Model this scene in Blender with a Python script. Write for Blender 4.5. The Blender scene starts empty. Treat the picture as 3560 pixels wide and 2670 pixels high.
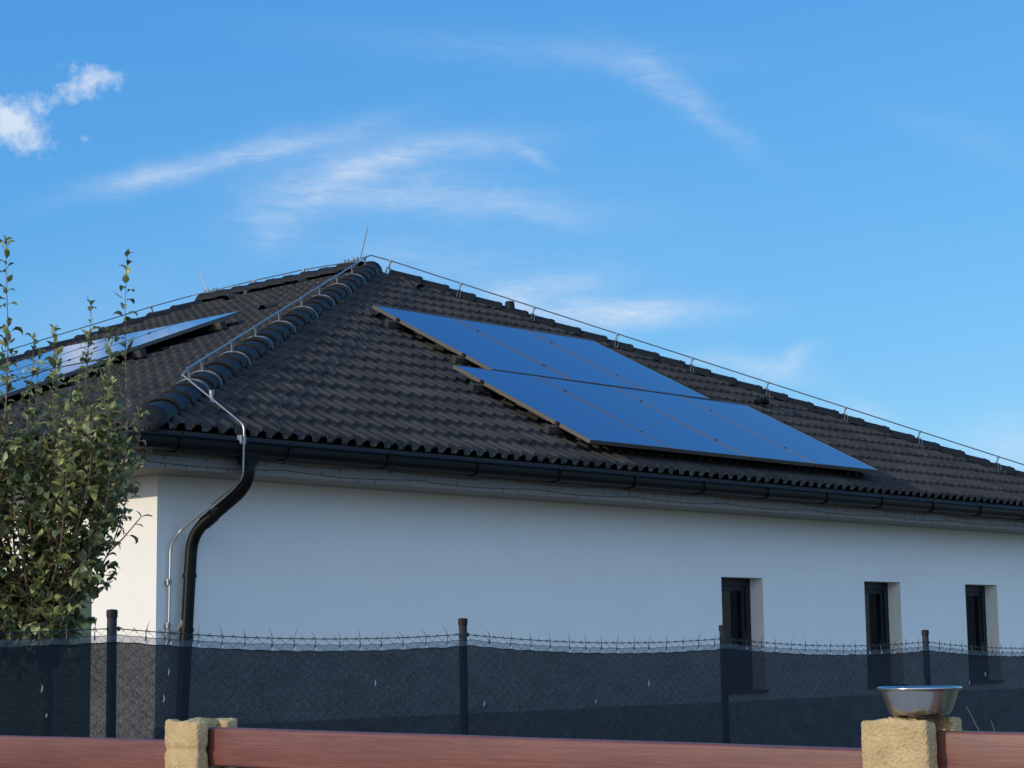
import bpy, bmesh, math, random
from mathutils import Vector, Matrix, noise
R=math.radians; PI=math.pi
sc=bpy.context.scene; col=sc.collection
V=Vector
# ------------------------------------------------------------------ camera
cam=bpy.data.cameras.new('camera'); camo=bpy.data.objects.new('camera',cam); col.objects.link(camo)
r=V((0.68451666,-0.72886993,-0.0136224)); u=V((-0.08993547,-0.10297697,0.99060959)); f=V((0.72342833,0.67686363,0.13604071))
CAM=V((-8.06735,-11.03552,1.39798))
m=Matrix.Identity(4)
for i in range(3): m[i][0]=r[i]; m[i][1]=u[i]; m[i][2]=-f[i]; m[i][3]=CAM[i]
camo.matrix_world=m
cam.sensor_width=36; cam.sensor_fit='HORIZONTAL'; cam.lens=6784.88/3560*36; cam.clip_start=.1; cam.clip_end=20000
sc.camera=camo
# ------------------------------------------------------------------ light
SUN_EL=17.7; SUN_PHI=15.0      # sun stands over -X, a little towards +Y
sun=bpy.data.lights.new('sun','SUN'); sun.energy=2.75; sun.angle=R(.53); sun.color=(1,.87,.70)
suno=bpy.data.objects.new('sun',sun); col.objects.link(suno)
sd=V((-math.cos(R(SUN_EL))*math.cos(R(SUN_PHI)),math.cos(R(SUN_EL))*math.sin(R(SUN_PHI)),math.sin(R(SUN_EL))))
suno.rotation_euler=sd.to_track_quat('Z','Y').to_euler()
world=bpy.data.worlds.new('World'); sc.world=world; world.use_nodes=True
SKY_STRENGTH=.15; FILL_SKY=(.46,.86,1.52); FILL_SKY_W=(1.3,1.45,1.75); EXPOSURE=0.0
# clouds: azimuth, elevation, half width, half height (degrees), tilt, density, puffy
CLOUDS=[(32.23,15.17,1.06,.52,-25.1,1.25,1),(33.81,16.06,1.39,.35,18.2,.6,1),(34.72,16.54,.63,.41,-9.1,.5,1),(33.92,16.79,.59,.25,-21.7,.25,1),(34.37,14.84,.29,.14,2.4,.35,1),
(38.15,14.29,3.38,.29,15.9,.36,0),(35.9,13.75,1.2,.17,9,.34,0),(41.3,15.09,2.2,.42,12.2,.2,0),(43.11,14.37,1.7,.30,10.6,.42,0),(45.62,14.85,2.2,.46,2.4,.26,0),(47.69,14.53,.63,.19,-34.9,.22,0),(41.04,13.59,1.94,.68,27.8,.24,0),(43.2,13.9,2.6,.8,0,.16,0),(44.56,13.19,3.97,.42,-4.1,.26,0),(47.58,12.78,1.1,.21,-10.6,.18,0),(40.11,12.42,.93,.38,39.9,.2,0),(52.31,15.94,2.11,.35,-37.8,.27,0),(50.26,17.12,1.69,.3,-15.9,.10,0),(47.22,17.56,5.49,.46,-4.6,.10,0),(50.1,9.87,2.53,.38,-1.3,.66,0),(47.97,10.63,1.86,.42,8.8,.32,0),(47.11,10.14,1.18,.42,-20.5,.3,0),(54.04,8.04,1.52,.42,-9.8,.36,0),(55.39,8.25,.76,.27,26.0,.42,0),(57.15,6.68,1.18,.3,-14.1,.22,0),(61.17,5.67,1.1,.59,-2.2,.36,0),(43.69,11.51,2.7,.51,-5.1,.14,0),(34.46,9.58,3.21,1.35,11.3,.1,0),(45.41,11.5,6.76,2.53,-.5,.07,0),(60.37,14.51,2.2,.51,-23.7,.07,0)]
def make_world():
    nt=world.node_tree; N=nt.nodes; L=nt.links; N.clear()
    out=N.new('ShaderNodeOutputWorld'); bg=N.new('ShaderNodeBackground'); L.new(bg.outputs[0],out.inputs[0])
    sk=N.new('ShaderNodeTexSky'); sk.sky_type='NISHITA'; sk.sun_disc=False; sk.sun_elevation=R(SUN_EL); sk.sun_rotation=R(-(90-SUN_PHI))
    sk.altitude=300; sk.air_density=1.0; sk.dust_density=.3; sk.ozone_density=2.2
    tc=N.new('ShaderNodeTexCoord'); sx=N.new('ShaderNodeSeparateXYZ'); L.new(tc.outputs['Generated'],sx.inputs[0])
    def M(op,a,b=None,c=None,clamp=False):
        n=N.new('ShaderNodeMath'); n.operation=op; n.use_clamp=clamp
        for i,v in enumerate((a,b,c)):
            if v is None: continue
            if isinstance(v,(int,float)): n.inputs[i].default_value=v
            else: L.new(v,n.inputs[i])
        return n.outputs[0]
    az=M('MULTIPLY',M('ARCTAN2',sx.outputs[0],sx.outputs[1]),180/PI)
    el=M('MULTIPLY',M('ARCSINE',sx.outputs[2]),180/PI)
    cb=N.new('ShaderNodeCombineXYZ'); L.new(az,cb.inputs[0]); L.new(el,cb.inputs[1])
    def noi(scale,detail,rough,stretch=(1,1,1),rot=0,dist=0):
        mp=N.new('ShaderNodeMapping'); mp.inputs['Scale'].default_value=stretch; mp.inputs['Rotation'].default_value=(0,0,R(rot)); L.new(cb.outputs[0],mp.inputs[0])
        n=N.new('ShaderNodeTexNoise'); n.inputs['Scale'].default_value=scale; n.inputs['Detail'].default_value=detail; n.inputs['Roughness'].default_value=rough; n.inputs['Distortion'].default_value=dist
        L.new(mp.outputs[0],n.inputs['Vector']); return n
    w1=noi(1.1,4,.55); ws=N.new('ShaderNodeSeparateColor'); L.new(w1.outputs['Color'],ws.inputs[0])
    w2=noi(.5,3,.5,(.6,1,1)); ws2=N.new('ShaderNodeSeparateColor'); L.new(w2.outputs['Color'],ws2.inputs[0])
    def warp(a,k1,k2,ch):
        return M('ADD',a,M('ADD',M('MULTIPLY',M('SUBTRACT',ws.outputs[ch],.5),k1),M('MULTIPLY',M('SUBTRACT',ws2.outputs[ch],.5),k2)))
    ap,ep=warp(az,.9,0,0),warp(el,.75,0,1)
    aw,ew=warp(az,.5,2.0,0),warp(el,.22,.75,1)
    dens={0:None,1:None}
    for (a0,e0,rx,ry,ang,dn,t) in CLOUDS:
        A,E_=(ap,ep) if t else (aw,ew)
        dx=M('SUBTRACT',A,a0); dy=M('SUBTRACT',E_,e0); c,s=math.cos(R(ang)),math.sin(R(ang))
        x=M('MULTIPLY',M('ADD',M('MULTIPLY',dx,c),M('MULTIPLY',dy,s)),1/rx)
        y=M('MULTIPLY',M('SUBTRACT',M('MULTIPLY',dy,c),M('MULTIPLY',dx,s)),1/ry)
        q=M('ADD',M('MULTIPLY',x,x),M('MULTIPLY',y,y))
        g=M('MULTIPLY',M('EXPONENT',M('MULTIPLY',q,-.9)),dn)
        dens[t]=g if dens[t] is None else M('ADD',dens[t],g)
    ns=noi(1.9,9,.68,(.32,1.5,1),-8,.8); ns2=noi(2.6,8,.62)
    strk=M('ADD',M('MULTIPLY',ns.outputs[0],2.1),-.22)
    wis=M('MULTIPLY',dens[0],M('MULTIPLY',strk,.92))
    puff=M('MULTIPLY',M('SUBTRACT',M('ADD',M('MULTIPLY',dens[1],1.15),M('MULTIPLY',M('SUBTRACT',ns2.outputs[0],.5),1.7)),.28,None),.85,clamp=True)
    puff=M('MULTIPLY',puff,M('MULTIPLY',dens[1],3.,clamp=True))
    tot=M('MINIMUM',M('ADD',M('MULTIPLY',wis,1.0),puff),.88)
    # saturated evening blue: per-channel response of the sky colour
    sr=N.new('ShaderNodeSeparateColor'); L.new(sk.outputs[0],sr.inputs[0]); cc=N.new('ShaderNodeCombineColor')
    for i,(a,p) in enumerate(((.50,1.05),(.70,.64),(.96,.35))):
        L.new(M('MULTIPLY',M('POWER',M('MULTIPLY',sr.outputs[i],SKY_STRENGTH),p),a/SKY_STRENGTH),cc.inputs[i])
    # unseen bright fill added to the sky behind the viewer, lifts shaded walls
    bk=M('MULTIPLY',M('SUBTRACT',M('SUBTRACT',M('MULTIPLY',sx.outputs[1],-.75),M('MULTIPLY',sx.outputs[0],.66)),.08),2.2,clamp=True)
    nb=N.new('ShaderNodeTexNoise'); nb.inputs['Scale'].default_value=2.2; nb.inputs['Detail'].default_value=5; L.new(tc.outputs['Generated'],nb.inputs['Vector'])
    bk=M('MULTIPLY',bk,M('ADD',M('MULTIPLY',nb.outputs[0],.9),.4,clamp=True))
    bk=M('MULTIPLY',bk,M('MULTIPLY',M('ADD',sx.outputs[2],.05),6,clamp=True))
    m0=N.new('ShaderNodeMixRGB'); L.new(bk,m0.inputs[0]); L.new(cc.outputs[0],m0.inputs[1]); vm=N.new('ShaderNodeMixRGB'); L.new(M('MULTIPLY',sx.outputs[0],-1.1,clamp=True),vm.inputs[0]); vm.inputs[1].default_value=(*[q/SKY_STRENGTH for q in FILL_SKY],1); vm.inputs[2].default_value=(*[q/SKY_STRENGTH for q in FILL_SKY_W],1); L.new(vm.outputs[0],m0.inputs[2])
    mix=N.new('ShaderNodeMixRGB'); L.new(tot,mix.inputs[0]); L.new(m0.outputs[0],mix.inputs[1])
    mix.inputs[2].default_value=(4.9,5.4,6.2,1)
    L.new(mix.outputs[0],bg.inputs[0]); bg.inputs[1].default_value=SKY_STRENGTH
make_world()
sc.view_settings.view_transform='Standard'; sc.view_settings.look='None'; sc.view_settings.exposure=EXPOSURE; sc.view_settings.gamma=1; sc.view_settings.use_curve_mapping=False
# ------------------------------------------------------------------ materials
def mat(name,base,rough=.6,metal=0,spec=.5,bump=None,var=None,attr=None,coat=0,trans=0):
    """bump=(scale,strength,dist); var=(scale,amount,stretch)"""
    m=bpy.data.materials.new(name); m.use_nodes=True; nt=m.node_tree; N=nt.nodes; L=nt.links
    b=N['Principled BSDF']; b.inputs['Base Color'].default_value=(*base,1); b.inputs['Roughness'].default_value=rough
    b.inputs['Metallic'].default_value=metal; b.inputs['Specular IOR Level'].default_value=spec; b.inputs['Coat Weight'].default_value=coat
    tc=N.new('ShaderNodeTexCoord'); last=None
    if var:
        mp=N.new('ShaderNodeMapping'); mp.inputs['Scale'].default_value=var[2] if len(var)>2 else (1,1,1); L.new(tc.outputs['Object'],mp.inputs[0])
        n=N.new('ShaderNodeTexNoise'); n.inputs['Scale'].default_value=var[0]; n.inputs['Detail'].default_value=6; n.inputs['Roughness'].default_value=.6; L.new(mp.outputs[0],n.inputs['Vector'])
        hs=N.new('ShaderNodeHueSaturation'); hs.inputs['Color'].default_value=(*base,1)
        mr=N.new('ShaderNodeMapRange'); mr.inputs[1].default_value=.25; mr.inputs[2].default_value=.75; mr.inputs[3].default_value=1-var[1]; mr.inputs[4].default_value=1+var[1]
        L.new(n.outputs[0],mr.inputs[0]); L.new(mr.outputs[0],hs.inputs['Value']); L.new(hs.outputs[0],b.inputs['Base Color']); last=hs
    if attr:
        at=N.new('ShaderNodeAttribute'); at.attribute_name='rnd'
        mx=N.new('ShaderNodeHueSaturation'); mr=N.new('ShaderNodeMapRange'); mr.inputs[3].default_value=1-attr; mr.inputs[4].default_value=1+attr
        L.new(at.outputs['Fac'],mr.inputs[0]); L.new(mr.outputs[0],mx.inputs['Value'])
        if last: L.new(last.outputs[0],mx.inputs['Color'])
        else: mx.inputs['Color'].default_value=(*base,1)
        L.new(mx.outputs[0],b.inputs['Base Color'])
    if bump:
        n=N.new('ShaderNodeTexNoise'); n.inputs['Scale'].default_value=bump[0]; n.inputs['Detail'].default_value=4; L.new(tc.outputs['Object'],n.inputs['Vector'])
        bp=N.new('ShaderNodeBump'); bp.inputs['Strength'].default_value=bump[1]; bp.inputs['Distance'].default_value=bump[2]; L.new(n.outputs[0],bp.inputs['Height']); L.new(bp.outputs[0],b.inputs['Normal'])
    return m
def tile_material():
    m=mat('roof_tile',(.050,.045,.041),.7,spec=.2,bump=(140,.35,.004)); nt=m.node_tree; N=nt.nodes; L=nt.links; b=N['Principled BSDF']
    tc=N.new('ShaderNodeTexCoord'); at=N.new('ShaderNodeAttribute'); at.attribute_name='rnd'; ed=N.new('ShaderNodeAttribute'); ed.attribute_name='edge'
    n=N.new('ShaderNodeTexNoise'); n.inputs['Scale'].default_value=2.2; n.inputs['Detail'].default_value=8; n.inputs['Roughness'].default_value=.7; L.new(tc.outputs['Object'],n.inputs[0])
    cr=N.new('ShaderNodeValToRGB'); L.new(n.outputs[0],cr.inputs[0]); cr.color_ramp.elements[0].position=.33; cr.color_ramp.elements[0].color=(.023,.0215,.0205,1); cr.color_ramp.elements[1].position=.7; cr.color_ramp.elements[1].color=(.052,.047,.041,1)
    hs=N.new('ShaderNodeHueSaturation'); L.new(cr.outputs[0],hs.inputs['Color']); mr=N.new('ShaderNodeMapRange'); mr.inputs[3].default_value=.86; mr.inputs[4].default_value=1.15; L.new(at.outputs['Fac'],mr.inputs[0]); L.new(mr.outputs[0],hs.inputs['Value'])
    # pale lichen specks, strongest on the cut front edges
    n2=N.new('ShaderNodeTexNoise'); n2.inputs['Scale'].default_value=42; n2.inputs['Detail'].default_value=5; n2.inputs['Roughness'].default_value=.7; L.new(tc.outputs['Object'],n2.inputs[0])
    th=N.new('ShaderNodeMapRange'); th.inputs[1].default_value=.50; th.inputs[2].default_value=.62; L.new(n2.outputs[0],th.inputs[0])
    mu=N.new('ShaderNodeMath'); mu.operation='MULTIPLY'; L.new(th.outputs[0],mu.inputs[0]); L.new(ed.outputs['Fac'],mu.inputs[1])
    th2=N.new('ShaderNodeMapRange'); th2.inputs[1].default_value=.70; th2.inputs[2].default_value=.76; th2.inputs[4].default_value=.5; L.new(n2.outputs[0],th2.inputs[0])
    ad=N.new('ShaderNodeMath'); ad.operation='MAXIMUM'; L.new(mu.outputs[0],ad.inputs[0]); L.new(th2.outputs[0],ad.inputs[1])
    mx=N.new('ShaderNodeMixRGB'); L.new(ad.outputs[0],mx.inputs[0]); L.new(hs.outputs[0],mx.inputs[1]); mx.inputs[2].default_value=(.16,.165,.145,1); L.new(mx.outputs[0],b.inputs['Base Color'])
    return m
def leaf_material():
    m=mat('pear_leaf',(.05,.09,.02),.42,spec=.45,attr=.5); nt=m.node_tree; N=nt.nodes; L=nt.links; b=N['Principled BSDF']; out=N['Material Output']
    at=N.new('ShaderNodeAttribute'); at.attribute_name='rnd'; cr=N.new('ShaderNodeValToRGB'); e=cr.color_ramp.elements
    e[0].position=0; e[0].color=(.080,.095,.042,1); e[1].position=1; e[1].color=(.62,.58,.20,1)
    for p,c in ((.4,(.18,.205,.085,1)),(.68,(.34,.37,.14,1)),(.86,(.52,.52,.18,1))): k=e.new(p); k.color=c
    L.new(at.outputs['Fac'],cr.inputs[0]); L.new(cr.outputs[0],b.inputs['Base Color'])
    tr=N.new('ShaderNodeBsdfTranslucent'); L.new(cr.outputs[0],tr.inputs[0]); mx=N.new('ShaderNodeMixShader'); mx.inputs[0].default_value=.36
    L.new(b.outputs[0],mx.inputs[1]); L.new(tr.outputs[0],mx.inputs[2]); L.new(mx.outputs[0],out.inputs[0]); return m
def screen_material(name,base,lo,hi,scale):
    m=mat(name,base,.7,spec=.3); nt=m.node_tree; N=nt.nodes; L=nt.links; b=N['Principled BSDF']; out=N['Material Output']
    tc=N.new('ShaderNodeTexCoord')
    def nz(sc_,st,det=2):
        mp=N.new('ShaderNodeMapping'); mp.inputs['Scale'].default_value=st; L.new(tc.outputs['Object'],mp.inputs[0])
        n=N.new('ShaderNodeTexNoise'); n.inputs['Scale'].default_value=sc_; n.inputs['Detail'].default_value=det; n.inputs['Roughness'].default_value=.7; L.new(mp.outputs[0],n.inputs['Vector']); return n.outputs[0]
    a=nz(scale,(1.3,1,.8),3); c=nz(3,(1,1,3),3)
    ad=N.new('ShaderNodeMath'); ad.operation='MULTIPLY_ADD'; L.new(c,ad.inputs[0]); ad.inputs[1].default_value=.35; L.new(a,ad.inputs[2])
    mr=N.new('ShaderNodeMapRange'); mr.inputs[1].default_value=.45; mr.inputs[2].default_value=.95; mr.inputs[3].default_value=lo; mr.inputs[4].default_value=hi; L.new(ad.outputs[0],mr.inputs[0])
    t=N.new('ShaderNodeBsdfTransparent'); mx=N.new('ShaderNodeMixShader'); L.new(mr.outputs[0],mx.inputs[0]); L.new(b.outputs[0],mx.inputs[1]); L.new(t.outputs[0],mx.inputs[2]); L.new(mx.outputs[0],out.inputs[0]); return m
def wood_material():
    m=mat('stained_wood',(.20,.085,.07),.42,spec=.55); nt=m.node_tree; N=nt.nodes; L=nt.links; b=N['Principled BSDF']
    tc=N.new('ShaderNodeTexCoord')
    mp=N.new('ShaderNodeMapping'); mp.inputs['Scale'].default_value=(30,1.6,55); L.new(tc.outputs['Object'],mp.inputs[0])
    n=N.new('ShaderNodeTexNoise'); n.inputs['Scale'].default_value=2.6; n.inputs['Detail'].default_value=8; n.inputs['Roughness'].default_value=.65; n.inputs['Distortion'].default_value=1.2; L.new(mp.outputs[0],n.inputs['Vector'])
    mp2=N.new('ShaderNodeMapping'); mp2.inputs['Scale'].default_value=(2,1.1,6); L.new(tc.outputs['Object'],mp2.inputs[0])
    n2=N.new('ShaderNodeTexNoise'); n2.inputs['Scale'].default_value=1.6; n2.inputs['Detail'].default_value=3; L.new(mp2.outputs[0],n2.inputs['Vector'])
    cr=N.new('ShaderNodeValToRGB'); e=cr.color_ramp.elements; e[0].position=.3; e[0].color=(.098,.031,.022,1); e[1].position=.72; e[1].color=(.190,.068,.048,1); k=e.new(.5); k.color=(.140,.046,.033,1); L.new(n.outputs[0],cr.inputs[0])
    hs=N.new('ShaderNodeHueSaturation'); L.new(cr.outputs[0],hs.inputs['Color']); mr=N.new('ShaderNodeMapRange'); mr.inputs[1].default_value=.3; mr.inputs[2].default_value=.7; mr.inputs[3].default_value=.8; mr.inputs[4].default_value=1.15; L.new(n2.outputs[0],mr.inputs[0]); L.new(mr.outputs[0],hs.inputs['Value'])
    # knots
    mp3=N.new('ShaderNodeMapping'); mp3.inputs['Scale'].default_value=(.01,2.6,9); L.new(tc.outputs['Object'],mp3.inputs[0])
    vo=N.new('ShaderNodeTexVoronoi'); vo.inputs['Scale'].default_value=1.0; L.new(mp3.outputs[0],vo.inputs['Vector'])
    kr=N.new('ShaderNodeValToRGB'); e=kr.color_ramp.elements; e[0].position=.0; e[0].color=(.6,.6,.6,1); e[1].position=.13; e[1].color=(0,0,0,1)
    for p,c in ((.055,(.35,.35,.35,1)),(.075,(1,1,1,1)),(.095,(.15,.15,.15,1))): k=e.new(p); k.color=c
    L.new(vo.outputs['Distance'],kr.inputs[0])
    mx=N.new('ShaderNodeMixRGB'); L.new(kr.outputs[0],mx.inputs[0]); L.new(hs.outputs[0],mx.inputs[1]); mx.inputs[2].default_value=(.055,.02,.018,1); L.new(mx.outputs[0],b.inputs['Base Color'])
    bp=N.new('ShaderNodeBump'); bp.inputs['Strength'].default_value=.35; bp.inputs['Distance'].default_value=.002; L.new(n.outputs[0],bp.inputs['Height']); L.new(bp.outputs[0],b.inputs['Normal']); return m
MT=dict(
 tile=tile_material(),
 ridge=mat('glazed_ridge_tile',(.015,.015,.015),.58,spec=.16,bump=(60,.15,.003),var=(6,.25),attr=.18),
 plaster=mat('plaster',(.78,.76,.71),.9,spec=.2,bump=(170,.5,.004),var=(1.2,.03)),
 soffit=mat('soffit_board',(.21,.195,.175),.7,spec=.3,var=(1.5,.05,(.3,3,3))),
 gutter=mat('black_gutter_metal',(.004,.0045,.005),.42,spec=.16,var=(3,.3)),
 glass=mat('solar_glass',(.002,.017,.13),.05,spec=.6),
 sframe=mat('anodised_frame',(.10,.092,.080),.42,metal=.35,spec=.5),
 clamp=mat('clamp_metal',(.025,.024,.023),.4,metal=.9),
 alu=mat('aluminium',(.34,.335,.33),.42,metal=.8,var=(9,.12)),
 alud=mat('weathered_aluminium',(.21,.22,.23),.5,metal=.7,var=(9,.15)),
 wframe=mat('anthracite_frame',(.008,.010,.015),.45,spec=.3),
 pane=mat('window_pane',(.004,.005,.007),.05,spec=.12),
 room=mat('dark_room',(.02,.02,.02),.9),
 curtain=mat('curtain',(.10,.105,.12),.9,var=(5,.3,(6,1,.3))),
 shutter=mat('green_shutter',(.055,.085,.070),.6,spec=.3,var=(3,.1)),
 wire=mat('green_fence_wire',(.016,.026,.024),.5),
 post=mat('fence_post_paint',(.018,.024,.030),.6,spec=.25,var=(8,.15)),
 cap=mat('post_cap_plastic',(.014,.009,.010),.6,spec=.2),
 screen=screen_material('shade_net',(.005,.009,.014),.02,.155,95),
 hem=screen_material('net_hem',(.10,.12,.14),.38,.72,45),
 tie=mat('cable_tie_plastic',(.02,.028,.03),.5),
 fleck=mat('white_tie_end',(.55,.57,.60),.5),
 string=mat('light_string_cable',(.035,.045,.04),.6),
 tan=mat('rough_cast_concrete',(.48,.345,.175),.93,spec=.12,bump=(130,1.0,.010),var=(16,.2)),
 wood=wood_material(),
 steel=mat('brushed_steel',(.50,.49,.46),.22,metal=1,bump=(8,.03,.002)),
 stick=mat('stick_bark',(.05,.028,.018),.8),
 bark=mat('pear_bark',(.095,.070,.052),.85,bump=(60,.5,.004),var=(20,.3)),
 stem=mat('young_stem',(.17,.095,.070),.6,var=(20,.25)),
 leaf=leaf_material(),
 drygrass=mat('dry_grass',(.22,.19,.10),.8),
 bounce_strip=mat('pale_bounce_strip',(.44,.36,.24),.95,bump=(60,.6,.01),var=(25,.25)),
 bounce_slab=mat('pale_bounce_slab',(.42,.40,.37),.9,bump=(30,.4,.01),var=(1.5,.15)),
 plinth=mat('plinth_stone',(.36,.35,.33),.85,var=(9,.4)),
 ground=mat('meadow',(.19,.165,.095),.95,spec=.1,bump=(6,.5,.05),var=(.6,.4)),
)
# ------------------------------------------------------------------ builders
WM={}
def tag(o,label=None,cat=None,group=None,kind=None):
    if label: o['label']=label
    if cat: o['category']=cat
    if group: o['group']=group
    if kind: o['kind']=kind
    return o
def place(o,parent,M):
    col.objects.link(o); WM[o.name]=M.copy()
    if parent is not None:
        o.parent=parent; o.matrix_local=WM[parent.name].inverted()@M
    else: o.matrix_world=M
    return o
def empty(name,loc,M=None):
    o=bpy.data.objects.new(name,None); o.empty_display_size=.2
    return place(o,None,M if M is not None else Matrix.Translation(V(loc)))
def frame(O,X,Y,Z):
    M=Matrix.Identity(4)
    for i in range(3): M[i][0]=X[i]; M[i][1]=Y[i]; M[i][2]=Z[i]; M[i][3]=O[i]
    return M
class MB:
    def __init__(s): s.v=[]; s.f=[]; s.a=[]; s.e=[]; s.rnd=.5; s.edge=0.
    def face(s,*idx): s.f.append(idx); s.a.append(s.rnd); s.e.append(s.edge)
    def add(s,pts): n=len(s.v); s.v+= [tuple(p) for p in pts]; return n
    def quad(s,a,b,c,d): n=s.add((a,b,c,d)); s.face(n,n+1,n+2,n+3)
    def box(s,O,X,Y,Z):   # O corner, three edge vectors
        O,X,Y,Z=map(V,(O,X,Y,Z)); n=s.add([O,O+X,O+X+Y,O+Y,O+Z,O+X+Z,O+X+Y+Z,O+Y+Z])
        for q in ((0,3,2,1),(4,5,6,7),(0,1,5,4),(1,2,6,5),(2,3,7,6),(3,0,4,7)): s.face(*[n+i for i in q])
    def bx(s,x0,x1,y0,y1,z0,z1): s.box((x0,y0,z0),(x1-x0,0,0),(0,y1-y0,0),(0,0,z1-z0))
    def tube(s,path,rad,n=8,caps=True):
        path=[V(p) for p in path]; k=len(path); rads=rad if isinstance(rad,(list,tuple)) else [rad]*k
        up=None; rings=[]
        for i,p in enumerate(path):
            t=(path[min(i+1,k-1)]-path[max(i-1,0)])
            if t.length<1e-9: t=V((0,0,1))
            t.normalize()
            if up is None: up=V((0,0,1)) if abs(t.z)<.9 else V((1,0,0))
            a=t.cross(up)
            if a.length<1e-6: a=t.orthogonal()
            a.normalize(); b=t.cross(a).normalized(); up=-b if False else b.cross(t).cross(t)*0+up
            rings.append(s.add([p+(a*math.cos(2*PI*j/n)+b*math.sin(2*PI*j/n))*rads[i] for j in range(n)]))
        for i in range(k-1):
            for j in range(n): s.face(rings[i]+j,rings[i]+(j+1)%n,rings[i+1]+(j+1)%n,rings[i+1]+j)
        if caps: s.face(*[rings[0]+j for j in range(n)][::-1]); s.face(*[rings[-1]+j for j in range(n)])
    def lathe(s,prof,O,n=32,axis=V((0,0,1))):
        O=V(O); axis=V(axis).normalized(); a=axis.orthogonal().normalized(); b=axis.cross(a); rings=[]
        for (rr,z) in prof: rings.append(s.add([O+axis*z+(a*math.cos(2*PI*j/n)+b*math.sin(2*PI*j/n))*max(rr,1e-5) for j in range(n)]))
        for i in range(len(prof)-1):
            for j in range(n): s.face(rings[i]+j,rings[i]+(j+1)%n,rings[i+1]+(j+1)%n,rings[i+1]+j)
    def extrude(s,prof,pts,frames=None):   # open profile along a path, prof pts are (side,up)
        rings=[]
        for P,S,U in pts: rings.append(s.add([V(P)+V(S)*a+V(U)*b for a,b in prof]))
        for i in range(len(rings)-1):
            for j in range(len(prof)-1): s.face(rings[i]+j,rings[i]+j+1,rings[i+1]+j+1,rings[i+1]+j)
    def mesh(s,name,mt,M=None,smooth=False,bevel=0,attrs=True,bevseg=2):
        me=bpy.data.meshes.new(name); vs=s.v
        if M is not None: Mi=M.inverted(); vs=[tuple(Mi@V(p)) for p in vs]
        me.from_pydata(vs,[],s.f)
        if attrs:
            for nm,dat in (('rnd',s.a),('edge',s.e)):
                at=me.attributes.new(nm,'FLOAT','FACE'); at.data.foreach_set('value',dat)
        for m_ in (mt if isinstance(mt,(list,tuple)) else [mt]): me.materials.append(m_)
        if bevel:
            bm=bmesh.new(); bm.from_mesh(me); bmesh.ops.remove_doubles(bm,verts=bm.verts,dist=1e-5)
            bmesh.ops.bevel(bm,geom=[e for e in bm.edges if e.is_manifold and e.calc_face_angle(0)>.5],offset=bevel,segments=bevseg,profile=.5,affect='EDGES'); bm.to_mesh(me); bm.free()
        if smooth:
            me.polygons.foreach_set('use_smooth',[True]*len(me.polygons))
            if smooth!='all':
                me.set_sharp_from_angle(angle=R(42))
        me.update(); return me
    def build(s,name,mt,parent=None,M=None,local=False,**k):
        """verts in world space unless local=True (then in the space of M)"""
        if M is None: M=WM[parent.name] if parent is not None else Matrix.Identity(4)
        me=s.mesh(name,mt,None if local else M,**k); return place(bpy.data.objects.new(name,me),parent,M)
def part(name,me,parent,M): return place(bpy.data.objects.new(name,me),parent,M)
rng=random.Random(7)
# ------------------------------------------------------------------ ground
g=MB(); g.rnd=.5
XFT=-4.6
g.quad((-1500,-1500,0),(1500,-1500,0),(1500,1500,0),(-1500,1500,0))
tag(g.build('ground',MT['ground']),kind='structure')
t=MB(); t.bx(-16,XFT,-18,-3.4,-.05,.004); tag(t.build('bounce_slab',MT['bounce_slab']),kind='structure')  # unseen pale slab added for the bowl's reflection and bounce on the boards
t=MB(); t.quad((-1.2,-2.3,.008),(18,-2.3,.008),(18,.4,.008),(-1.2,.4,.008)); tag(t.build('warm_bounce_strip',MT['bounce_strip']),kind='structure')  # pale strip added to bounce warm light up the front wall
# ------------------------------------------------------------------ house dimensions
Z0=3.0; AX=7.4436; AY=5.7464; HH=2.9072; YR=8.85; YE=11.15; X2=2*AX
tf=HH/AY; tl=HH/AX
cf,sf=math.cos(math.atan(tf)),math.sin(math.atan(tf)); cl,sl=math.cos(math.atan(tl)),math.sin(math.atan(tl))
MF=frame((0,0,Z0),(1,0,0),(0,cf,sf),(0,-sf,cf))        # front slope: x along eave, y up slope, z out
ML=frame((0,0,Z0),(0,-1,0),(cl,0,sl),(-sl,0,cl))       # left slope
MR=frame((X2,0,Z0),(0,1,0),(-cl,0,sl),(sl,0,cl))
YB=YE; tb=HH/(YE-YR); cb_,sb_=math.cos(math.atan(tb)),math.sin(math.atan(tb))
MBk=frame((0,YB,Z0),(-1,0,0),(0,-cb_,sb_),(0,sb_,cb_))
house=empty('house',(.43,.43,0)); tag(house,'white rendered bungalow under a dark tiled hip roof','house')
OW=.43; ZS=2.70
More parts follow.
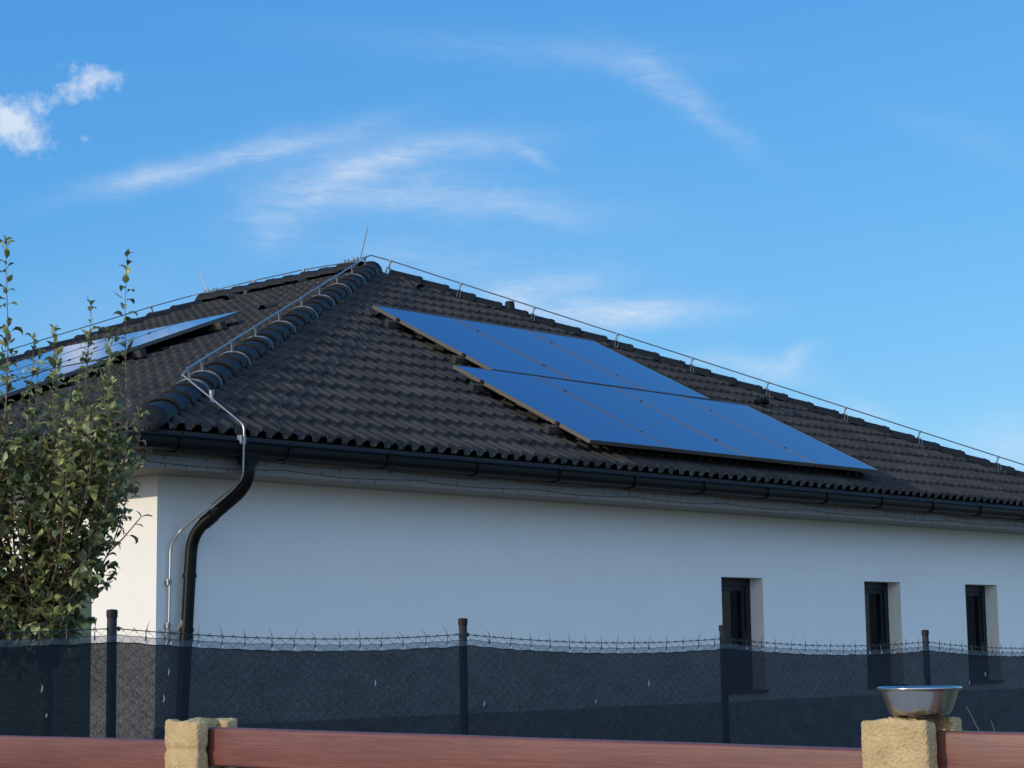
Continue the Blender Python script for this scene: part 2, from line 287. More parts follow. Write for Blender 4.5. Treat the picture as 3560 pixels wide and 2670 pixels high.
# walls ---------------------------------------------------------------
def wall(mb,P,U,N_,L_,z0,z1,holes,depth):
    """wall sheet from P along U (unit), outward normal N_, holes (u0,u1,z0,z1) with reveals of depth"""
    P,U,N_=V(P),V(U),V(N_)
    us=sorted({0,L_,*[h[0] for h in holes],*[h[1] for h in holes]}); zs=sorted({z0,z1,*[h[2] for h in holes],*[h[3] for h in holes]})
    pt=lambda a,z,d=0: P+U*a+V((0,0,z))-N_*d
    for i in range(len(us)-1):
        for j in range(len(zs)-1):
            uc,zc=(us[i]+us[i+1])/2,(zs[j]+zs[j+1])/2
            if any(h[0]<uc<h[1] and h[2]<zc<h[3] for h in holes): continue
            mb.quad(pt(us[i],zs[j]),pt(us[i+1],zs[j]),pt(us[i+1],zs[j+1]),pt(us[i],zs[j+1]))
    for a,b,c,d in holes:
        mb.quad(pt(a,c),pt(a,d),pt(a,d,depth),pt(a,c,depth)); mb.quad(pt(b,c),pt(b,c,depth),pt(b,d,depth),pt(b,d))
        mb.quad(pt(a,d),pt(b,d),pt(b,d,depth),pt(a,d,depth)); mb.quad(pt(a,c),pt(a,c,depth),pt(b,c,depth),pt(b,c))
WIN=[(7.103,7.779),(9.592,10.295),(11.655,12.37)]; WT=2.09; WB=1.0
w=MB(); wall(w,(OW,OW,0),(1,0,0),(0,-1,0),X2-2*OW,0,ZS,[(a-OW,b-OW,WB,WT) for a,b in WIN],.30); w.build('wall',MT['plaster'],house)
w=MB(); wall(w,(OW,OW,0),(0,1,0),(-1,0,0),YE-2*OW,0,ZS,[(1.22-OW,3.4-OW,.1,2.08),(5.2-OW,7.0-OW,1.0,2.08)],.30); w.build('wall',MT['plaster'],house)
w=MB(); wall(w,(X2-OW,YE-OW,0),(0,-1,0),(1,0,0),YE-2*OW,0,ZS,[],.3); w.build('wall',MT['plaster'],house)
w=MB(); wall(w,(X2-OW,YE-OW,0),(-1,0,0),(0,1,0),X2-2*OW,0,ZS,[],.3); w.build('wall',MT['plaster'],house)
pl=MB(); pl.bx(OW-.02,X2-OW+.02,OW-.022,OW-.0,0,.90); pl.bx(OW-.022,OW,OW,YE-OW,0,.30); pl.build('plinth',MT['plinth'],house)
def window(a,b):
    fr=MB(); y0,y1=OW+.155,OW+.23; t=.075
    fr.bx(a,a+t,y0,y1,WB,WT); fr.bx(b-t,b,y0,y1,WB,WT); fr.bx(a+t,b-t,y0+.002,y1,WT-t,WT); fr.bx(a+t,b-t,y0+.002,y1,WB,WB+t)
    wn=fr.build('window',MT['wframe'],house,M=Matrix.Translation(V((a,y0,WB))),bevel=.004)
    s=MB(); t2=.05; A,B=a+t,b-t; y0+=.018; s.bx(A,A+t2,y0,y1,WB+t,WT-t); s.bx(B-t2,B,y0,y1,WB+t,WT-t); s.bx(A+t2,B-t2,y0+.002,y1,WT-t-t2,WT-t); s.bx(A+t2,B-t2,y0+.002,y1,WB+t,WB+t+t2)
    s.build('sash',MT['wframe'],wn,bevel=.003)
    p=MB(); p.quad((A+t2,y0+.03,WB+t+t2),(B-t2,y0+.03,WB+t+t2),(B-t2,y0+.03,WT-t-t2),(A+t2,y0+.03,WT-t-t2)); p.build('pane',MT['pane'],wn)
    si=MB(); si.bx(a-.01,b+.01,OW-.03,OW+.155,WB-.03,WB); si.build('sill',MT['wframe'],wn,bevel=.003)
for a,b in WIN: window(a,b)
# left wall openings: green roller shutter and a dark window
s=MB(); z=.1
while z<2.07:
    s.quad((OW+.10,1.22,z),(OW+.085,1.22,z+.035),(OW+.085,3.4,z+.035),(OW+.10,3.4,z)); s.quad((OW+.085,1.22,z+.035),(OW+.10,1.22,z+.05),(OW+.10,3.4,z+.05),(OW+.085,3.4,z+.035)); z+=.05
tag(s.build('roller_shutter',MT['shutter'],house),'green slatted roller shutter')
s=MB(); s.quad((OW+.2,7.0,1.0),(OW+.2,5.2,1.0),(OW+.2,5.2,2.08),(OW+.2,7.0,2.08)); s.build('window',MT['pane'],house)
# soffit and fascia ----------------------------------------------------
FO=-.026
s=MB()
s.bx(FO,X2-FO,FO,OW,ZS-.001,ZS+.012); s.bx(FO,OW,OW,YE-OW,ZS,ZS+.012); s.bx(X2-OW,X2-FO,OW,YE-OW,ZS,ZS+.012); s.bx(FO,X2-FO,YE-OW,YE-FO,ZS,ZS+.012)
s.build('soffit',MT['soffit'],house)
s=MB()
s.bx(FO-.004,X2-FO+.004,FO-.004,FO+.016,ZS-.004,2.892); s.bx(FO-.004,FO+.016,FO+.016,YE-FO,ZS-.004,2.892); s.bx(X2-FO-.016,X2-FO+.004,FO+.016,YE-FO,ZS-.004,2.892); s.bx(FO+.016,X2-FO-.016,YE-FO-.016,YE-FO+.004,ZS-.004,2.892)
s.build('fascia',MT['soffit'],house,bevel=.003)
s=MB()
s.bx(FO+.004,X2-FO-.004,FO+.004,FO+.03,2.893,2.968); s.bx(FO+.004,FO+.03,FO+.03,YE-FO-.03,2.893,2.968)
s.build('eaves_gap_shade',MT['room'],house)  # near-black strip added as the shade in the gap between gutter and tiles
# roof -------------------------------------------------------------------
P_=.147; G=.335; BASE=-.012
def prof(x):
    c=(1+math.cos(2*PI*x/P_))/2
    return .047*min(1,max(0,1.6*(c-.25)))**.8
def roof_plane(M,L_,W,poly,name,seed):
    """M frame, tiles over u 0..L_, v 0..W, clipped to the polygon (u,v)"""
    rg=random.Random(seed); mb=MB(); TW=2*P_; K=24
    nu=int(L_/TW)+1; nv=int(W/G)+1
    xl=lambda v:_edge(poly,v)
    for j in range(nv):
        lo,hi=_edge(poly,min(W-.001,j*G)); 
        for i in range(nu):
            if (i+1)*TW<lo-.15 or i*TW>hi+.15: continue
            mb.rnd=rg.random(); jz=rg.uniform(-.002,.003); jr=rg.uniform(-.003,.003); jv=rg.uniform(-.004,.004)
            u0=i*TW-P_/4; v0=j*G+jv-.02; v1=(j+1)*G+.02
            rows=[]
            for (vv,hh) in ((v0,0.0),(v0+.002,.028),(v0+.010,.033),((v0+v1)/2,.017),(v1,.000)):
                ring=[]
                for k in range(K+1):
                    x=u0+TW*k/K
                    ring.append((x,vv,BASE+prof(x)+hh+jz+jr*(k/K-.5)))
                rows.append(mb.add(ring))
            for a in range(4):
                mb.edge=1. if (a==0 and j==0) else (.03 if a==0 else 0.)
                for k in range(K): mb.face(rows[a]+k,rows[a]+k+1,rows[a+1]+k+1,rows[a+1]+k)
            mb.edge=0.
    me=mb.mesh(name,MT['tile']); bm=bmesh.new(); bm.from_mesh(me)
    n=len(poly)
    for i in range(n):
        a=V((*poly[i],0)); b=V((*poly[(i+1)%n],0)); d=(b-a).normalized(); no=V((d.y,-d.x,0))
        if abs(d.y)<1e-4 and abs(a.y)<1e-3: continue    # eave stays uncut
        bmesh.ops.bisect_plane(bm,geom=bm.verts[:]+bm.edges[:]+bm.faces[:],plane_co=a,plane_no=no,clear_outer=True,clear_inner=False)
    bm.to_mesh(me); bm.free()
    me.polygons.foreach_set('use_smooth',[True]*len(me.polygons)); me.set_sharp_from_angle(angle=R(62))
    return me
def _edge(poly,v):
    xs=[]
    for i in range(len(poly)):
        (a,b),(c,d)=poly[i],poly[(i+1)%len(poly)]
        if (b-v)*(d-v)<=0 and abs(d-b)>1e-9: xs.append(a+(c-a)*(v-b)/(d-b))
    return (min(xs),max(xs)) if xs else (1e9,-1e9)
WF=math.hypot(AY,HH); WL=math.hypot(AX,HH); WBk=math.hypot(YE-YR,HH)
class Dummy: pass
def sub(name,me,parent,M): return part(name,me,parent,M)
# roof body: closed underlay so that no light leaks, tiles are its children's surface
ub=MB(); A_=V((0,0,Z0-.045)); n=ub.add([(0.0,0.0,Z0-.06),(X2,0,Z0-.06),(X2,YE,Z0-.06),(0,YE,Z0-.06),(AX,AY,Z0+HH-.06),(AX,YR,Z0+HH-.06)])
for q in ((0,1,4),(1,2,5,4),(2,3,5),(3,0,4,5),(0,3,2,1)): ub.face(*[n+i for i in q])
roof=ub.build('roof',MT['room'],house,M=Matrix.Translation(V((0,0,Z0))))
FP=[(0,0),(X2,0),(AX,WF)]
LPo=[(-YE,0),(0,0),(-AY,WL),(-YR,WL)]
part('tile_slope',roof_plane(MF,X2,WF,FP,'tile_slope',1),roof,MF)
lm=roof_plane  # left slope runs along -y, shift so that u>=0
MLs=frame((0,YE,Z0),(0,-1,0),(cl,0,sl),(-sl,0,cl)); part('tile_slope',roof_plane(MLs,YE,WL,[(0,0),(YE,0),(YE-AY,WL),(YE-YR,WL)],'tile_slope',2),roof,MLs)
part('tile_slope',roof_plane(MR,YE,WL,[(0,0),(YE,0),(YR,WL),(AY,WL)],'tile_slope',3),roof,MR)
MBs=frame((X2,YE,Z0),(-1,0,0),(0,-cb_,sb_),(0,sb_,cb_)); part('tile_slope',roof_plane(MBs,X2,WBk,[(0,0),(X2,0),(AX,WBk)],'tile_slope',4),roof,MBs)
# ridge and hip tiles ----------------------------------------------------
def cap_mesh(dome=False):
    mb=MB(); n=14; LEN=.40
    # local: y = down the hip, z = up.  s along y
    def ring(y,k,lift):
        return mb.add([(k*.138*math.sin(t),y,k*.106*math.cos(t)**.8*1.0-.030+lift if math.cos(t)>0 else -.030+lift) for t in [(-PI/2+PI*i/n) for i in range(n+1)]])
    secs=[(0,.92,-.006),(.05,.925,-.005),(.37,1.0,.010),(.396,1.005,.011),(.40,.99,.008)]
    if dome: secs=secs[:3]+[(.40,1.04,.012),(.44,.97,-.002),(.48,.86,-.015),(.51,.62,-.028),(.52,.30,-.042)]
    rs=[ring(*s_) for s_ in secs]
    for a,b in zip(rs,rs[1:]):
        for i in range(n): mb.face(a+i,a+i+1,b+i+1,b+i)
    # rim thickness
    if not dome:
        q=ring(.40,.93,.0); 
        for i in range(n): mb.face(rs[-1]+i,rs[-1]+i+1,q+i+1,q+i)
        mb.box((-.010,.345,.078),(.020,0,0),(0,.035,.001),(0,0,.014))
    return mb.mesh('ridge_tile',MT['ridge'],smooth=True)
CAPM=cap_mesh(); DOMEM=cap_mesh(True)
def run(A,B,step=.333,start=0.,dome=True):
    """caps from the high end A to the low end B"""
    A,B=V(A),V(B); d=(B-A); L_=d.length; d.normalize(); X=d.cross(V((0,0,1))).normalized(); Zn=X.cross(d).normalized()
    s=start; out=[]
    while s+.40<L_+.02:
        last=s+step+.40>=L_+.02
        o=part('ridge_tile',DOMEM if (last and dome) else CAPM,roof,frame(A+d*s+Zn*(.026+rng.uniform(-.003,.004)),X,d,Zn)); out.append(o)
        s+=step
    return d,X,Zn
ZR=Z0+HH
H1=run((AX,AY,ZR+.0),(0.08,.06,Z0+.03),start=.02)
H2=run((AX,AY,ZR+.0),(X2-.08,.06,Z0+.03),start=.21)
H3=run((AX,YR,ZR+.01),(.1,YE-.05,Z0+.03),start=.10)
H4=run((AX,YR,ZR+.01),(X2-.1,YE-.05,Z0+.03),start=.10)
H5=run((AX,AY+.1,ZR+.045),(AX,YR+.28,ZR+.045),start=.0)
# junction cap on the apex
mb=MB(); mb.lathe([(0.001,.105),(.05,.098),(.095,.072),(.125,.03),(.135,-.03)],(AX,AY,ZR+.012),20); mb.build('ridge_tile',MT['ridge'],roof,smooth=True)
# vent tiles: small hoods opening down the slope
hm=MB(); n=10; rings=[]
for y,k in ((0,1),(.02,1.04),(.18,.8),(.36,.12)): rings.append(hm.add([(k*.075*math.cos(PI*i/n),y,k*.085*math.sin(PI*i/n)) for i in range(n+1)]))
for a,b in zip(rings,rings[1:]):
    for i in range(n): hm.face(a+i,a+i+1,b+i+1,b+i)
q=hm.add([(.8*.075*math.cos(PI*i/n),.03,.8*.085*math.sin(PI*i/n)) for i in range(n+1)])
for i in range(n): hm.face(rings[0]+i,rings[0]+i+1,q+i+1,q+i)
HOOD=hm.mesh('vent_tile',MT['tile'],smooth=True)
def onF(x,y,h=0): P=V((x,y,Z0+y*tf)); return P+V((0,-sf,cf))*h
def onL(x,y,h=0): P=V((x,y,Z0+x*tl)); return P+V((-sl,0,cl))*h
for x,y in ((7.31,6.81),(7.17,7.98),(7.0,8.97),(5.25,4.95)):
    part('vent_tile',HOOD,roof,frame(onL(x-.1,y,.02),(0,-1,0),(cl,0,sl),(-sl,0,cl)))
for x,y in ((7.60,5.20),(5.56,3.68)):
    part('vent_tile',HOOD,roof,frame(onF(x,y-.1,.02),(1,0,0),(0,cf,sf),(0,-sf,cf)))
# roof vents
t=MB(); t.lathe([(.06,-.3),(.06,.04),(.062,.05),(.062,.07),(.082,.073),(.089,.083),(.091,.125),(.08,.138),(.04,.146),(.001,.147)],onF(10.40,2.26)+V((0,0,.0)),24)
tag(t.build('roof_vent',MT['gutter'],roof,smooth=True),'black round-capped roof vent beside the solar panels')
t=MB(); t.lathe([(.066,-.35),(.064,.0),(.054,.118),(.050,.122),(.044,.122),(.044,.05)],(8.72,4.69,5.43),24)
tag(t.build('vent_pipe',MT['ridge'],roof,smooth=True),'short dark vent pipe just behind the right hip')
# gutter -----------------------------------------------------------------
GP=[(-.272,.000),(-.282,-.004),(-.288,-.014),(-.284,-.024),(-.276,-.024),(-.277,-.060),(-.268,-.088),(-.250,-.104),(-.235,-.108),(-.229,-.103),(-.200,-.112),(-.160,-.108),(-.125,-.085),(-.11,-.05),(-.11,.0),(-.118,.0),(-.12,-.045),(-.135,-.075),(-.165,-.097),(-.2,-.1),(-.24,-.09),(-.262,-.06),(-.268,-.02)]
ZG=2.984
g=MB(); rings=[]
# closed loop of gutter mitred round the four eaves
cs=[((0,0),(1,1)),((X2,0),(-1,1)),((X2,YE),(-1,-1)),((0,YE),(1,-1))]
for (cx,cy),(sx_,sy_) in cs:
    rings.append(g.add([(cx+sx_*a,cy+sy_*a,ZG+b) for a,b in [(q+.07,w-.064) for q,w in GP]]))
for i in range(4):
    a,b=rings[i],rings[(i+1)%4]
    for j in range(len(GP)-1): g.face(a+j,a+j+1,b+j+1,b+j)
gut=g.build('gutter',MT['gutter'],house,M=Matrix.Translation(V((0,-.28,ZG))),smooth=True)
def bracket(P,N_,T):
    mb=MB(); P,N_,T=V(P)-V(N_)*.07-V((0,0,.064)),V(N_),V(T)
    pr=[(.262,.012),(.294,.008),(.300,-.016),(.288,-.034),(.286,-.062),(.277,-.094),(.255,-.114),(.2,-.122),(.15,-.114),(.1,-.085)]
    lo=mb.add([P-T*.013+N_*a+V((0,0,b)) for a,b in pr]); hi=mb.add([P+T*.013+N_*a+V((0,0,b)) for a,b in pr])
    for j in range(len(pr)-1): mb.face(lo+j,lo+j+1,hi+j+1,hi+j)
    pr2=[(a-.012 if a>.2 else a,b+.008) for a,b in pr]
    lo2=mb.add([P-T*.013+N_*a+V((0,0,b)) for a,b in pr2]); hi2=mb.add([P+T*.013+N_*a+V((0,0,b)) for a,b in pr2])
    for j in range(len(pr)-1): mb.face(lo+j,lo2+j,lo2+j+1,lo+j+1); mb.face(hi+j,hi+j+1,hi2+j+1,hi2+j)
    mb.build('gutter_bracket',MT['gutter'],gut,M=Matrix.Translation(P))
x=.15
while x<X2: bracket((x,0,ZG),(0,-1,0),(1,0,0)); x+=.985
y=.3
while y<YE: bracket((0,y,ZG),(-1,0,0),(0,1,0)); y+=.985
# outlet funnel
fn=MB(); OX=.80
top=[(OX-.10,-.205,2.890),(OX+.10,-.205,2.890),(OX+.105,-.09,2.85),(OX-.105,-.09,2.85)]; bot=[(OX-.048,-.19,2.75),(OX+.048,-.19,2.75),(OX+.048,-.095,2.75),(OX-.048,-.095,2.75)]
n=fn.add(top+bot)
for q in ((0,1,5,4),(1,2,6,5),(2,3,7,6),(3,0,4,7)): fn.face(*[n+i for i in q])
fn.build('outlet',MT['gutter'],gut,bevel=.006)
# downpipe
def bez(P,k=8,rad=.12):
    P=[V(p) for p in P]; out=[P[0]]
    for i in range(1,len(P)-1):
        a,b,c=P[i-1],P[i],P[i+1]; l1=min(rad,(a-b).length*.5); l2=min(rad,(c-b).length*.5); s0=b+(a-b).normalized()*l1; s1=b+(c-b).normalized()*l2
        for j in range(k+1): t=j/k; out.append(s0*(1-t)**2+b*2*t*(1-t)+s1*t*t)
    out.append(P[-1]); return out
dp=MB(); path=bez([(OX-.0,-.145,2.79),(OX-.0,-.14,2.60),(.672,.335,2.28),(.555,.345,.1)],8,.14); dp.tube(path,.044,20)
pipe=dp.build('downpipe',MT['gutter'],house,smooth=True)
def collar(a,b,rr,nm='pipe_collar'):
    mb=MB(); mb.tube([a,b],rr,20); mb.build(nm,MT['gutter'],pipe,smooth=True)
collar((OX,-.145,2.80),(OX,-.145,2.69),.049)
d_=(V((.672,.335,2.28))-V((OX,-.14,2.60))).normalized(); q_=V((.672,.335,2.28))-d_*.16
collar(q_-d_*.07,q_+d_*.03,.050)
PXZ=lambda z:.672-(2.28-z)*.0537
for zz in (1.99,1.60): collar((PXZ(zz),.3385,zz),(PXZ(zz-.03),.3385,zz-.03),.0515,'pipe_clamp')
collar((PXZ(1.56),.339,1.56),(PXZ(1.50),.339,1.50),.050)
# ------------------------------------------------------------------ solar panels
PWD,PHT=1.134,1.880
def panel_meshes():
    g_=MB(); g_.quad((.006,.006,-.0015),(PWD-.006,.006,-.0015),(PWD-.006,PHT-.006,-.0015),(.006,PHT-.006,-.0015)); gm=g_.mesh('panel_glass',MT['glass'])
    fr=MB(); t=.009; h=.035
    fr.bx(0,t,0,PHT,-h,0); fr.bx(PWD-t,PWD,0,PHT,-h,0); fr.bx(t,PWD-t,0,t,-h,0); fr.bx(t,PWD-t,PHT-t,PHT,-h,0)
    fm=fr.mesh('panel_frame',MT['sframe'])
    bk=MB(); bk.quad((t,t,-.008),(t,PHT-t,-.008),(PWD-t,PHT-t,-.008),(PWD-t,t,-.008)); bm_=bk.mesh('back_sheet',MT['room'])
    c=MB(); c.bx(-.016,.003,-.02,.02,-.03,.003); c.bx(-.010,-.002,-.006,.006,.003,.008); cm=c.mesh('clamp',MT['clamp'])
    return gm,fm,bm_,cm
GM,FM,BM_,CM=panel_meshes()
def solar(label,group,M,first=None):
    e=empty('solar_panel',None,M); tag(e,label,'solar panel',group)
    for nm,me in (('glass',GM),('frame',FM),('back_sheet',BM_)): part(nm,me,e,M)
    for yy in (.42,1.46): part('clamp',CM,e,M@Matrix.Translation(V((0,yy,0))))
    return e
U0,U1,V1,PH_=5.3609,4.7952,.17155,1.9006; STEP=1.154; HP=.17
def tiltj(): return Matrix.Rotation(R(rng.uniform(-.10,.10)),4,'X')@Matrix.Rotation(R(rng.uniform(-.10,.10)),4,'Y')
lowl=['leftmost panel of the lower row on the front slope','second panel from the left in the lower front row','third panel from the left in the lower front row','rightmost panel of the lower front row, beside the roof vent']
upl=['leftmost panel of the upper row on the front slope','middle panel of the three in the upper front row','rightmost panel of the upper row, just under the right hip']
for i in range(4): solar(lowl[i],'blue solar panels on the front slope',MF@Matrix.Translation(V((U1+i*STEP+.010,V1,HP)))@tiltj())
for i in range(3): solar(upl[i],'blue solar panels on the front slope',MF@Matrix.Translation(V((U0+i*STEP+.010,V1+PH_+.022,HP)))@tiltj())
# left slope arrays
SL=1.055
def MLp(x,y,h): return frame(onL(x,y,h),(0,-SL/STEP,0),(cl,0,sl),(-sl,0,cl))
topn=['nearest solar panel of the upper left-slope row, tip beside the hip','second panel of the upper row on the left slope','farthest panel of the upper left-slope row, behind tree shoots']
botn=['nearest panel of the lower left-slope row, jutting past the one above','second panel of the lower left-slope row, behind the tree','third panel of the lower left-slope row, behind the tree','farthest panel of the lower left-slope row, at the photo edge']
for i in range(3): solar(topn[i],'solar panels on the left slope',MLp(2.66,4.30+(i+1)*SL,.17)@tiltj())
for i in range(4): solar(botn[i],'solar panels on the left slope',MLp(.89,4.02+(i+1)*SL-.14*0,.17)@tiltj())
# mounting rails
def rail(M,a,b,v,label):
    mb=MB(); mb.bx(a,b,v-.022,v+.022,.070,.130); mb.v=[tuple(M@V(p)) for p in mb.v]
    e=mb.build('mounting_rail',MT['sframe'],None,M=M@Matrix.Translation(V((a,v,.07)))); tag(e,label,'mounting rail','rails carrying the solar panels')
    c=MB(); c.bx(a-.012,a,v-.035,v+.035,.060,.140); c.v=[tuple(M@V(p)) for p in c.v]; c.build('end_cap',MT['room'],e,bevel=.004)
    k=a+.25
    while k<b:
        h=MB(); h.bx(k-.02,k+.02,v-.09,v-.022,-.01,.10); k+=1.0
        h.v=[tuple(M@V(p)) for p in h.v]; h.build('roof_hook',MT['clamp'],e)
rail(MF,U1-.10,U1+4*STEP+.02,V1+.42,'lowest dark rail under the lower front panels')
rail(MF,U1-.10,U1+4*STEP+.02,V1+1.46,'rail under the upper half of the lower front panels')
rail(MF,U0-.10,U0+3*STEP+.02,V1+PH_+.44,'rail under the lower half of the upper front panels')
rail(MF,U0-.10,U0+3*STEP+.02,V1+PH_+1.50,'topmost rail under the upper front panels')
MLr=frame((0,0,Z0),(0,1,0),(cl,0,sl),(-sl,0,cl))
for vv,l,y0 in ((1.40,'lowest rail under the left-slope panels',3.95),(2.42,'second lowest rail under the left-slope panels',3.95),(3.30,'third rail up under the left-slope panels',4.2),(4.34,'topmost rail under the left-slope panels',4.2)):
    rail(MLr,y0,y0+4.2,vv,l)
# ------------------------------------------------------------------ lightning conductor
lc=empty('lightning_conductor',(AX,AY,ZR)); tag(lc,'thin grey lightning conductor wire with rods running over roof ridges','lightning conductor')
def hp(A,B,s):
    A,B=V(A),V(B); d=(B-A).normalized(); return A+d*s
An=(AX,AY,ZR); Bn=(0,0,Z0); Br=(X2,0,Z0); Al=(AX,YR,ZR); Bl=(0,YE,Z0)
HS1=[.39,1.28,2.24,3.26,4.2,5.27,6.27,7.17,8.18,8.58]; HS2=[.19,1.07,2.0,3.06,4.03,5.01,6.03,7.01,8.06,9.0]
def holder(P,d,X,Zn,nm='wire_holder'):
    mb=MB(); P,d,X,Zn=map(V,(P,d,X,Zn)); k=12
    for o in (-.018,.018):
        mb.tube([P+d*(o)+X*(.145*math.sin(t))+Zn*(.128*math.cos(t)**.8-.022 if math.cos(t)>.02 else -.03) for t in [-PI/2*.97+PI*.97*i/k for i in range(k+1)]],.0045,5)
    mb.tube([P+Zn*.095,P+Zn*.175],[.012,.009],8); mb.tube([P+Zn*.172-X*.0,P+Zn*.200],.017,8)
    mb.build(nm,MT['alud'],lc,M=Matrix.Translation(P),smooth=True)
WZ=.192
def fr_(A,B): d=(V(B)-V(A)).normalized(); X=d.cross(V((0,0,1))).normalized(); return d,X,X.cross(d).normalized()
d,X,Zn=fr_(An,Bn)
for s_ in HS1: holder(hp(An,Bn,s_),d,X,Zn)
w=MB(); end=hp(An,Bn,8.78)+Zn*(WZ-.02)
w.tube([V(An)+V((0,0,.19))]+[hp(An,Bn,s_)+Zn*WZ for s_ in HS1]+[end],.0088,8); w.build('wire',MT['alu'],lc,smooth=True)
# from the hip down to the gutter, then over the pipe to the wall
gx=V((.685,-.235,2.936))
w=MB(); w.tube(bez([end,gx+V((0,.0,.085)),gx,gx-V((0,-.01,.30)),(.60,.38,2.30),(.530,.40,2.20),(.522,.40,1.60)],6,.06),.0072,8); w.build('down_conductor',MT['alu'],lc,smooth=True)
c=MB(); c.bx(gx.x-.028,gx.x+.022,-.235,-.19,2.882,2.950); c.build('gutter_clamp',MT['alud'],lc,bevel=.004)
for zz in (1.93,1.62):
    c=MB(); c.bx(.500,.535,.385,.43,zz-.012,zz+.012); c.tube([(.51,.395,zz-.02),(.51,.395,zz+.02)],.012,8); c.build('wall_clip',MT['alu'],lc)
c=MB(); c.tube([(.522,.40,1.60),(.505,.395,1.555),(.515,.395,1.52),(.50,.395,1.48)],[.012,.02,.018,.01],8); c.tube(bez([(.52,.39,1.55),(.57,.37,1.57),(.60,.35,1.66)],5,.04),.004,6); c.build('test_clamp',MT['alud'],lc,smooth=True)
c=MB(); c.tube([(.598,.35,1.60),(.606,.345,1.64),(.622,.34,1.69)],[.012,.017,.007],8); c.build('cable_boot',MT['tie'],lc,smooth=True)
d,X,Zn=fr_(An,Br)
for s_ in HS2: holder(hp(An,Br,s_),d,X,Zn)
w=MB(); w.tube([V(An)+V((0,0,.19))]+[hp(An,Br,s_)+Zn*WZ for s_ in HS2]+[hp(An,Br,9.6)+Zn*.15],.0075,6); w.build('wire',MT['alud'],lc,smooth=True)
pr_=[V((AX,6.96,ZR)),V((AX,7.92,ZR))]
for P in pr_: holder(P,(0,1,0),(1,0,0),(0,0,1))
d,X,Zn=fr_(Al,Bl); HS3=[.75,2.35,3.9,5.4]
for s_ in HS3: holder(hp(Al,Bl,s_),d,X,Zn)
w=MB(); w.tube([V(An)+V((0,0,.19)),V((AX,6.2,ZR+.165))]+[P+V((0,0,WZ)) for P in pr_]+[V((AX,8.86,ZR+.175)),V((AX,9.2,ZR+.17))]+[hp(Al,Bl,s_)+Zn*WZ for s_ in HS3]+[hp(Al,Bl,7)+Zn*WZ],.0075,6); w.build('wire',MT['alud'],lc,smooth=True)
w=MB(); w.tube([(AX,5.93,ZR+.19),(AX,5.80,6.45)],[.008,.006],6); w.build('air_rod',MT['alu'],lc)
w=MB(); w.tube([(AX,8.86,ZR+.16),(AX,9.02,6.36)],[.008,.006],6); w.build('air_rod',MT['alu'],lc)
for yy in (6.10,8.80):
    w=MB()
    w.tube([(AX,yy-.13,ZR+.165),(AX,yy+.13,ZR+.165)],.013,6)
    for k in (-.11,-.05,.05,.11): w.tube([(AX,yy+k,ZR+.14),(AX,yy+k,ZR+.205)],.012,6)
    w.tube([(AX,yy,ZR+.08),(AX,yy,ZR+.16)],.012,6); w.build('rod_clamp',MT['alud'],lc)
P=onF(.93,.45,.0); c=MB(); c.tube([P,P+V((0,0,.10))],[.022,.014],8); c.tube([P+V((0,0,.10)),P+V((0,0,.135))],.020,8); c.box(P+V((-.02,-.06,.0)),(.04,0,0),(0,.05,.02),(0,0,.012)); c.build('wire_holder',MT['alud'],lc,smooth=True)
# ------------------------------------------------------------------ light string on the fascia
ls=empty('light_string',(0,-.03,2.8)); tag(ls,'dark green light string strung along the pale board under the gutter','light string')
for row,(zz,amp,ph) in enumerate(((2.862,.018,0),(2.80,.028,.35),(2.735,.022,.1))):
    mb=MB(); pts=[]; x=FO
    while x<X2: 
        t=((x/1.35+ph)%1); sag=4*t*(1-t); pts.append((x,FO-.009,zz+amp*(.5-sag)+.004*noise.noise(V((x*3,row,0))))); x+=.09
    pts=[(FO-.009,y,zz+amp*(.5-4*((y/1.35)%1)*(1-(y/1.35)%1))) for y in [2.2-.1*i for i in range(22)]]+pts
    mb.tube(pts,.0020,4,caps=False)
    rg=random.Random(row+4)
    for k in range(22,len(pts),2):
        if rg.random()<.8:
            P=V(pts[k]); up=1 if rg.random()<.3 else -1; mb.tube([P,P+V((rg.uniform(-.012,.012),-.002,up*rg.uniform(.016,.034)))],.0026,4)
    mb.build('cable',MT['string'],ls)
# ------------------------------------------------------------------ mesh fence
FY=-2.6
PX=[-4.66,-2.085,.488,3.105,5.796,8.5,11.2]; ztop=lambda x: 1.612-.0145*x
wz=lambda x:_wire(x)
def _wire(x):
    for a,b in zip(PX,PX[1:]):
        if a<=x<=b: t=(x-a)/(b-a); return ztop(x)-.095-.16*0-.055*4*t*(1-t)*.75
    return ztop(x)-.095
fe=empty('chain_link_fence',(PX[1],FY,0)); tag(fe,'dark green chain-link fence on round steel posts before the house','fence')
for x in PX:
    mb=MB(); mb.tube([(x,FY,0),(x-.008,FY,ztop(x)-.035)],.0255,20); p=mb.build('fence_post',MT['post'],fe,smooth=True)
    mb=MB(); zt=ztop(x); mb.lathe([(.029,-.04),(.0295,-.006),(.026,.0),(.001,.003)],(x-.008,FY,zt),20); mb.build('post_cap',MT['cap'],p,smooth=True)
    mb=MB(); mb.tube([(x+.026,FY,zt-.09),(x+.034,FY-.01,zt-.105)],.010,6); mb.build('wire_clip',MT['post'],p)
X0,X1=-4.66,11.2
mb=MB(); pts=[]; x=X0
while x<=X1+.001: pts.append((x,FY-.0,wz(x))); x+=.1
mb.tube(pts,.0028,5); mb.build('top_wire',MT['wire'],fe)
mb=MB(); PD=.082; HD=.062; k=0; x=X0
